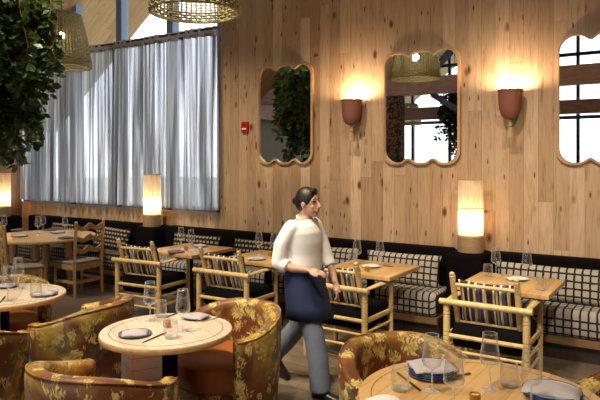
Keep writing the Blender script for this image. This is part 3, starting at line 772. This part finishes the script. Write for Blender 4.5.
# centre round table
put('wine', 150, 321, 'wine glass at the back left of the centre round table')
put('wine', 183, 331, 'wine glass at the middle of the centre round table')
put('tumbler', 160.5, 316.5, 'tumbler between the two wine glasses on the centre round table')
put('tumbler', 171, 338, 'tumbler at the front of the centre round table')
votive('amber votive candle on the centre round table', 167, 327)
plate_stack('blue grey plate at the left of the centre round table', 135, 335, 1, 'plate', 'napkin', .10, .15, .13, .2)
plate_stack('blue grey plate at the right of the centre round table', 196, 318, 1, 'plate', 'napkin', .09, .16, .14, -.4)
stick('dark chopsticks lying across the centre round table', 143, 343, 166, 333)
stick('dark chopsticks beside the right plate of the centre round table', 166, 318, 180, 312)
stick('steel fork right of the right plate on the centre round table', 203, 322, 221, 317, 'metal', 'fork', 'fork', .003, 1)
# left round table
put('wine', 8, 301, 'wine glass at the front of the left round table')
put('wine', 18, 289, 'wine glass at the back of the left round table')
put('tumbler', 12, 287, 'tumbler behind the wine glasses on the left round table')
put('tumbler', 36, 297, 'tumbler beside the plate on the left round table')
plate_stack('dark plate at the right of the left round table', 44, 295, 1, 'plate', 'napkin', .105, .16, .12, .1)
plate_stack('dark plate at the left edge of the left round table', 6, 287, 1, 'plate', 'napkin', .10, .15, .12, .5)
stick('dark chopsticks on the left round table', 0, 303, 5, 297)
# right round table
put('wine', 490, 389, 'tall wine glass at the middle of the bottom right table')
put('wine', 432, 391, 'tall wine glass in front of the plate stack, bottom right table')
put('wine', 454, 412, 'wine glass at the bottom edge of the photo, left of the candle')
put('wine', 531, 410, 'wine glass in front of the right plate stack, bottom right table')
put('tumbler', 400, 390, 'tumbler at the left of the bottom right table')
put('tumbler', 509, 386, 'tumbler right of the tall wine glass on the bottom right table')
votive('amber votive candle at the bottom edge of the photo', 475, 403)
plate_stack('stack of pale blue rimmed plates behind the tall wine glasses', 432, 375, 4, 'plate_pale', 'napkin', .118, .215, .18, .1)
plate_stack('stack of dark rimmed plates at the right of the bottom right table', 552, 397, 3, 'plate_pale', 'napkin', .125, .235, .17, -.5)
stick('dark chopsticks left of the plate stack on the bottom right table', 397, 373, 420, 391)
stick('dark chopsticks right of the plate stack on the bottom right table', 452, 378, 470, 374)
q = napkin_mb(.15, .08, .02).build('napkin', M['napkin_white'], smooth='all'); q.location = at(384, 402, TZ - .001); q.rotation_euler = (0, 0, A + .2); tag(q, 'white folded napkin at the bottom edge of the bottom right table', 'napkin', 'folded linen napkins')
# rightmost square table
put('wine', 496, 275, 'wine glass at the back left of the rightmost square table')
put('wine', 527, 279, 'wine glass behind the napkin on the rightmost square table')
put('tumbler', 488, 276, 'tumbler at the left of the rightmost square table')
put('tumbler', 541, 290, 'tumbler near the front of the rightmost square table')
plate_stack('pale plate at the back of the rightmost square table', 517, 280, 1, 'plate_pale', 'napkin_white', .09, .19, .10, .1)
plate_stack('pale plate at the front of the rightmost square table', 500, 288, 1, 'plate_pale', None, .085)
# table right of the person
put('wine', 357, 265, 'wine glass at the back left of the table right of the walking person')
put('wine', 380, 267, 'wine glass at the back of the table right of the walking person')
put('tumbler', 352, 264, 'tumbler at the back left of the table right of the walking person')
plate_stack('pale plate at the back of the table right of the walking person', 371, 267, 1, 'plate_pale', 'napkin_white', .09, .18, .10, 0)
votive('amber votive candle on the table right of the walking person', 367, 271)
stick('dark chopsticks on the table right of the walking person', 384, 266, 393, 267)
# table behind person
put('wine', 259, 255, 'wine glass on the table left of the walking person')
put('wine', 274, 257, 'wine glass on the table behind the walking person')
plate_stack('pale plate on the table left of the walking person', 256, 259.5, 1, 'plate_pale', 'napkin', .10, .2, .12, .2)
votive('amber votive candle on the table left of the walking person', 270, 256)
# leftmost square table
put('wine', 181, 249, 'left wine glass on the leftmost square table')
put('wine', 191, 252, 'right wine glass on the leftmost square table')
plate_stack('pale plate at the back of the leftmost square table', 200, 246.5, 1, 'plate_pale', 'napkin', .095, .15, .12, .2)
plate_stack('dark plate at the front left of the leftmost square table', 176, 252.5, 1, 'plate', 'napkin_dark', .095, .18, .14, .3)
votive('amber votive candle on the leftmost square table', 186, 250)
# big round table
put('wine', 4, 233, 'leftmost wine glass on the big round table')
put('wine', 38, 234, 'wine glass left of the centre of the big round table')
put('wine', 43, 231.5, 'wine glass at the centre of the big round table')
put('wine', 65, 233.5, 'rightmost wine glass on the big round table')
for x, y, nm, mt, nap in ((20, 236.5, 'dark plate at the front left of the big round table', 'plate', 'napkin'), (18, 230.5, 'dark plate at the back left of the big round table', 'plate', 'napkin_dark'),
                     (58, 233, 'dark plate at the right of the big round table', 'plate', 'napkin'), (66, 238.5, 'dark plate at the front right of the big round table', 'plate', 'napkin_dark'), (50, 230.5, 'dark plate at the back of the big round table', 'plate', 'napkin_dark')):
    plate_stack(nm, x, y, 1, mt, nap, .11, .16, .12, .3)

# ------------------------------------------------------------------ wicker pendants
def pendant(label, x, y):
    z0 = 3.12; r = thing('pendant_lamp', label, 'pendant lamp', (x, y, z0), 0, 'wicker basket pendant lamps')
    hgt, rb, rt = .72, .39, .25; n = 52; mb = MB()
    def rad(f): return rb + (rt - rb) * f + .02 * math.sin(f * PI)
    for k in range(n):
        a = 2 * PI * k / n; mb.tube([(rad(f) * math.cos(a), rad(f) * math.sin(a), f * hgt) for f in (0, .25, .5, .75, 1)], .0085, 5)
    mb.build('stakes', M['wicker'], r)
    mb = MB(); rows = 30
    for j in range(rows):
        f = (j + .5) / rows; pts = []
        for k in range(n * 2 + 1):
            a = PI * k / n; o_ = .009 * (1 if ((k // 1) % 4 in (0, 1)) else -1) * (1 if j % 2 else -1); q = rad(f) + o_
            pts.append((q * math.cos(a), q * math.sin(a), f * hgt))
        mb.tube(pts, .0055 if 3 < j < 26 else .010, 4, cap=False)
    mb.build('weave', M['wicker'], r)
    for q, z in ((rb, 0), (rt, hgt)):
        MB().tube([(q * math.cos(2 * PI * k / 48), q * math.sin(2 * PI * k / 48), z) for k in range(49)], .014, 8, cap=False).build('rim', M['wicker'], r)
    MB().tube([(0, 0, hgt - .1), (0, 0, roof(x) - z0 - .02)], .006, 6).build('cord', M['steel_dark'], r)
    sp = MB()
    for k in range(3): a = 2 * PI * k / 3; sp.tube([(0, 0, hgt - .03), (rt * math.cos(a), rt * math.sin(a), hgt)], .004, 5)
    sp.tube([(0, 0, hgt - .22), (0, 0, hgt - .02)], .022, 10); so = sp.build('socket', M['steel_dark'], r)
    MB().ball((0, 0, hgt - .29), .05).build('bulb', M['glow'], so)
    light('pendant_light', 'POINT', (0, 0, hgt - .38), 6, WARM, .06, r)
    return r
p1 = pendant('wicker basket pendant lamp in front of the curtain beside the foliage', -7.30, 5.20)
p2 = pendant('wicker basket pendant lamp cut off by the top edge above the curtain', -3.66, 3.95)
pendant('wicker basket pendant lamp far back, small in the middle mirror', -8.3, -7.0)

# ------------------------------------------------------------------ hanging plants
def leafy(label, loc, seed, n_vines=70, rmax=.62):
    rnd = random.Random(seed); r = thing('hanging_plant', label, 'plant', loc, 0, 'leafy hanging plants')
    lv = MB(); br = MB()
    def leaf(p, d, L_):
        d = d.normalized(); side = d.cross(Vector((rnd.uniform(-1, 1), rnd.uniform(-1, 1), rnd.uniform(.2, 1)))).normalized(); up = side.cross(d)
        w_ = L_ * .30
        pts = [p, p + d * L_ * .3 + side * w_ * .8 + up * .004, p + d * L_ * .68 + side * w_ * 1.0, p + d * L_ - up * .012, p + d * L_ * .68 - side * w_, p + d * L_ * .3 - side * w_ * .8 + up * .004, p + d * L_ * .5 - up * .006]
        lv.add(pts, [(0, 1, 6), (1, 2, 6), (2, 3, 6), (3, 4, 6), (4, 5, 6), (5, 0, 6)])
    for i in range(n_vines):
        a = rnd.uniform(0, 2 * PI); q = math.sqrt(rnd.random()) * rmax; 
        dep = 1.95 * (1 - .5 * (q / rmax) ** 1.6) * rnd.uniform(.6, 1)
        p = Vector((0.12 * math.cos(a), .12 * math.sin(a), 2.02)); tgt = Vector((q * math.cos(a), q * math.sin(a), 1.95))
        pts = [p, (p + tgt) / 2 + Vector((0, 0, .06)), tgt]; steps = int(dep / .085); cur = tgt.copy()
        for s in range(steps):
            cur = cur + Vector((rnd.uniform(-.035, .035), rnd.uniform(-.035, .035), -.085)); pts.append(cur.copy())
            for k in range(4 if s < steps - 2 else 6):
                d = Vector((rnd.uniform(-1, 1), rnd.uniform(-1, 1), rnd.uniform(-.8, .45)))
                leaf(cur + d.normalized() * .02, d, rnd.uniform(.08, .135))
        br.tube(pts, [.007] * len(pts), 4)
    lv.build('leaves', M['leaf'], r, smooth=False)
    br.build('branches', M['bark'], r)
    MB().lathe([(0, 1.85), (.14, 1.87), (.2, 2.0), (.22, 2.12), (.2, 2.12), (.18, 2.04), (0, 2.02)], seg=24).build('planter', M['soil'], r)
    top = roof(loc[0]) - loc[2]
    MB().tube([(0, 0, 1.95), (0, 0, top - .02)], .008, 6).build('hanging_cord', M['steel_dark'], r)
    return r
pl = cam2(-3.10, 6.40)
leafy('dense green hanging plant cascading down the top left corner', (-5.99, 3.55, 1.60), 3, 88, .50)
leafy('green hanging plant reflected at the right of the middle mirror', (-5.35, -3.0, 1.72), 5, 34, .36)

# ------------------------------------------------------------------ waiter
def person(loc, rotz):
    r = thing('person', 'person walking right in white shirt, navy apron and grey trousers', 'person', loc, rotz)
    # local frame: +x is the walking direction, -y is the side nearest the camera
    hp = Vector((0, 0, .88))
    legR = [(.015, -.085, .90), (.075, -.09, .68), (.15, -.09, .47), (.185, -.09, .30), (.205, -.09, .10)]
    legL = [(-.01, .085, .90), (-.06, .09, .68), (-.12, .09, .47), (-.25, .09, .32), (-.375, .09, .20)]
    armR = [(-.02, -.165, 1.325), (-.08, -.21, 1.19), (-.10, -.225, 1.05)]; foreR = [(-.10, -.225, 1.05), (.02, -.20, 1.01), (.13, -.15, 1.0)]
    armL = [(.0, .16, 1.325), (.04, .20, 1.18), (.09, .205, 1.05)]; foreL = [(.09, .205, 1.05), (.16, .18, .95), (.205, .15, .86)]
    hd = Vector((.045, 0, 1.515))
    b = MB()
    b.rings([(0, 0, .84, .10, .15), (-.01, 0, .92, .115, .165), (0, 0, 1.02, .095, .13), (.0, 0, 1.12, .10, .14), (.0, 0, 1.24, .11, .165), (-.005, 0, 1.32, .10, .175), (0, 0, 1.37, .07, .12), (.01, 0, 1.40, .05, .06)])
    b.tube([(.0, 0, 1.36), (.015, 0, 1.42), (.03, 0, 1.47)], [.056, .05, .052], 14)
    for leg in (legR, legL): b.tube(leg, [.085, .075, .054, .05, .034], 14)
    for ar in (armR, armL): b.ball(ar[0], .044); b.tube(ar, [.042, .041, .038], 12)
    for fo in (foreR, foreL): b.ball(fo[0], .038); b.tube(fo, [.037, .032, .024], 12)
    # head
    b.ball(hd + Vector((-.012, 0, .02)), (.092, .072, .098), 20, 14)
    b.ball(hd + Vector((.022, 0, -.035)), (.062, .054, .078), 18, 12)
    b.ball(hd + Vector((.055, 0, -.090)), (.024, .026, .020), 12, 8)
    b.tube([hd + Vector((.078, 0, .018)), hd + Vector((.092, 0, -.008)), hd + Vector((.106, 0, -.028)), hd + Vector((.088, 0, -.038))], [.009, .011, .014, .010], 8)
    for s in (-1, 1):
        b.ball(hd + Vector((.066, s * .033, .026)), (.016, .02, .008)); b.ball(hd + Vector((-.012, s * .074, -.012)), (.018, .010, .030))
        b.ball(hd + Vector((.052, s * .036, -.028)), (.018, .016, .016))
    b.ball(hd + Vector((.078, 0, -.060)), (.014, .026, .010))
    # hands: palm, four unequal bent fingers, thumb from the side of the palm
    def hand(w_, d, up, side):
        d, up = Vector(d).normalized(), Vector(up).normalized(); sd = d.cross(up) * side; w_ = Vector(w_)
        b.tube([w_ - d * .02, w_ + d * .03, w_ + d * .085], [.024, .034, .036], 12, flat=.5)
        b.ball(w_ + d * .055, (.03, .03, .026))
        for i, (o_, L_) in enumerate(((-.028, .058), (-.010, .072), (.010, .076), (.029, .066))):
            p0 = w_ + d * .08 + sd * o_ ; p1 = p0 + d * L_ * .5 - up * .004; p2 = p1 + (d * .8 - up * .6).normalized() * L_ * .32; p3 = p2 + (d * .4 - up * .9).normalized() * L_ * .28
            b.tube([p0 - d * .02, p0, p1, p2, p3], [.009, .0095, .0088, .008, .0065], 8)
        t0 = w_ + d * .025 + sd * .028; b.tube([t0, t0 + sd * .022 + d * .022, t0 + sd * .028 + d * .05 - up * .008, t0 + sd * .022 + d * .07 - up * .014], [.012, .011, .0095, .0075], 8)
    hand(foreR[-1], (.95, .25, -.12), (0, -.3, 1), 1)
    hand(foreL[-1], (.25, -.05, -.95), (.9, .3, .2), -1)
    b.build('body', M['skin'], r, smooth='all', remesh=.0065)
    e = MB()
    for s in (-1, 1): e.ball(hd + Vector((.070, s * .031, .012)), (.010, .014, .007), 10, 6)
    e.build('eyes', M['eye'], r)
    e = MB()
    for s in (-1, 1): e.tube([hd + Vector((.080, s * .018, .034)), hd + Vector((.078, s * .034, .039)), hd + Vector((.064, s * .050, .032))], [.003, .0035, .002], 6)
    e.build('eyebrows', M['hair'], r)
    MB().ball(hd + Vector((.087, 0, -.062)), (.008, .021, .007), 10, 6).build('lips', M['lips'], r)
    # hair drawn back into a low bun
    h = MB()
    h.ball(hd + Vector((-.024, 0, .034)), (.098, .083, .100), 22, 14)
    h.ball(hd + Vector((-.060, 0, -.010)), (.058, .070, .070), 16, 10)
    h.ball(hd + Vector((-.118, 0, .012)), (.040, .040, .038), 14, 9)
    h.tube([hd + Vector((.045, -.045, .088)), hd + Vector((.052, 0, .103)), hd + Vector((.045, .045, .088))], [.018, .024, .018], 10)
    hb = h.build('hair', M['hair'], r, smooth='all', remesh=.007)
    # shirt
    s_ = MB()
    s_.rings([(.0, 0, .93, .135, .185), (0, 0, 1.0, .128, .175), (0, 0, 1.1, .125, .170), (0.0, 0, 1.2, .132, .185), (-.002, 0, 1.28, .128, .195), (-.005, 0, 1.335, .108, .185), (.0, 0, 1.368, .080, .125), (.004, 0, 1.385, .068, .085)], 24)
    for ar, fo in ((armR, foreR), (armL, foreL)):
        s_.ball(Vector(ar[0]) + Vector((0, .01 if ar[0][1] < 0 else -.01, -.003)), .066); s_.tube(ar, [.062, .064, .058], 14); s_.ball(fo[0], .057)
        f0, f1 = Vector(fo[0]), Vector(fo[1]); s_.tube([f0, f0.lerp(f1, .65)], [.057, .050], 14)
    s_.build('shirt', M['shirt'], r, smooth='all', remesh=.009)
    MB().tube([(.008 + .062 * math.cos(k * PI / 12),   .070 * math.sin(k * PI / 12), 1.385 + .022 * math.cos(k * PI / 12 + PI)) for k in range(25)], .011, 8, cap=False, flat=1).build('collar', M['shirt'], r)
    # trousers
    t_ = MB(); t_.rings([(-.002, 0, .80, .12, .165), (-.005, 0, .88, .132, .178), (0, 0, .98, .125, .165)], 24)
    t_.tube(legR[:4] + [(.20, -.09, .14), (.205, -.09, .055)], [.10, .096, .083, .082, .084, .086], 18)
    t_.tube(legL[:4] + [(-.345, .09, .23), (-.385, .09, .175)], [.10, .096, .083, .082, .084, .086], 18)
    t_.build('trousers', M['trouser'], r, smooth='all', remesh=.010)
    # apron: wraps hips and thighs
    vs = []; n = 30; rows = [(.985, .140, .182, 0), (.90, .150, .194, .004), (.80, .160, .200, .018), (.70, .170, .203, .035), (.60, .19, .21, .055)]
    for z, rx, ry, ox in rows:
        for k in range(n + 1):
            a = math.radians(-138 + 276 * k / n); f = 1 + .02 * math.sin(k * 1.3) * (1 - z)
            vs.append((ox + rx * math.cos(a) * f, ry * math.sin(a) * f, z))
    m = n + 1
    MB().add(vs, [(j * m + i, j * m + i + 1, (j + 1) * m + i + 1, (j + 1) * m + i) for j in range(len(rows) - 1) for i in range(n)]).build('apron', M['apron'], r, smooth='all', solid=.008)
    MB().tube([(.143 * math.cos(k * PI / 16), .186 * math.sin(k * PI / 16), .975) for k in range(33)], .012, 8, cap=False, flat=.5).build('apron_tie', M['apron'], r)
    # shoes
    def shoe(h_, pitch, toe=0):
        R0 = Matrix.Rotation(pitch, 3, 'Y'); vs = []; prof = [(-.055, .03, .062), (-.03, .036, .075), (.02, .037, .075), (.08, .042, .052), (.14, .043, .040), (.185, .032, .030), (.20, .012, .02)]
        for x, w_, hh in prof:
            for k in range(14):
                a = 2 * PI * k / 14; z = max(0, .5 + .5 * math.sin(a) * 1.15) * hh
                vs.append(Vector(h_) + R0 @ Vector((x, w_ * math.cos(a), z)))
        n_ = len(prof); MB().add(vs, [(i * 14 + k, i * 14 + (k + 1) % 14, (i + 1) * 14 + (k + 1) % 14, (i + 1) * 14 + k) for i in range(n_ - 1) for k in range(14)] + [tuple(range(14))[::-1], tuple((n_ - 1) * 14 + k for k in range(14))]).build('shoe', M['shoe'], r, smooth='all')
    shoe((.20, -.09, .0), 0); shoe((-.375, .09, .125), math.radians(39))
    r.scale = (.975, .975, .975); return r
person((-2.57, 4.03, 0), 0)

# ------------------------------------------------------------------ lighting
def added_spot(x, y, e, tx, ty, size=.10, ang=62, col=(1, .86, .66)):  # cans and spots added to brighten wall and tables, no such fixtures seen
    z = min(roof(x) - .9, 5.2)
    r = thing('added_spotlight', 'added black spotlight can above the dining room, out of view', 'spotlight', (x, y, z), 0, 'added ceiling spotlights out of view')
    d = Vector((tx, ty, 1.1 if ty > 5 else .7)) - Vector((x, y, z)); q = d.to_track_quat('-Z', 'Y')
    mb = MB().lathe([(.0, .16), (.07, .16), (.085, .14), (.085, .0), (.08, .0), (.08, .12), (0, .12)], seg=20); mb.v = [q @ v for v in mb.v]; mb.build('can', M['steel_dark'], r)
    MB().tube([(0, 0, .12), (0, 0, roof(x) - z - .02)], .012, 8).build('stem', M['steel_dark'], r)
    l = light('spot', 'SPOT', (0, 0, 0), e, col, size, r, spot_size=math.radians(ang), spot_blend=.7)
    l.rotation_mode = 'QUATERNION'; l.rotation_quaternion = q; l.location = d.normalized() * .03
SP_ = 450
for x, y, tx, ty, e in ((-5.2, 3.0, -5.4, 5.6, 1.0), (-3.4, 2.8, -3.4, 5.6, 1.0), (-1.6, 2.6, -1.8, 5.6, 1.0), (0.2, 2.4, -.4, 5.4, .9), (-7.6, 3.4, -7.8, 5.4, 1.0),
                        (-3.2, 1.4, -2.76, 2.72, 1.5), (-1.4, .8, -.85, 2.7, 1.1), (-4.9, 1.6, -4.5, 2.8, 1.3)):
    added_spot(x, y, SP_ * e, tx, ty)

wd = bpy.data.worlds.new('sky'); bpy.context.scene.world = wd; wd.use_nodes = True
bg = wd.node_tree.nodes['Background']; bg.inputs[0].default_value = (.93, .96, 1, 1); bg.inputs[1].default_value = 2.7

cam = bpy.data.cameras.new('camera'); co = bpy.data.objects.new('camera', cam); C.objects.link(co)
co.location = (0, 0, H); co.rotation_euler = (PI / 2, 0, A); cam.sensor_width = 36; cam.lens = 36 * F / 600; cam.shift_y = -38 / 600; cam.clip_start = .05
bpy.context.scene.camera = co
vs_ = bpy.context.scene.view_settings; vs_.view_transform = 'Standard'; vs_.look = 'None'; vs_.gamma = 1; vs_.exposure = .18; vs_.use_curve_mapping = False
for o in bpy.data.objects:
    if 'used' in o: del o['used']
    for k in ('label', 'category'):
        if k in o and not o[k]: del o[k]
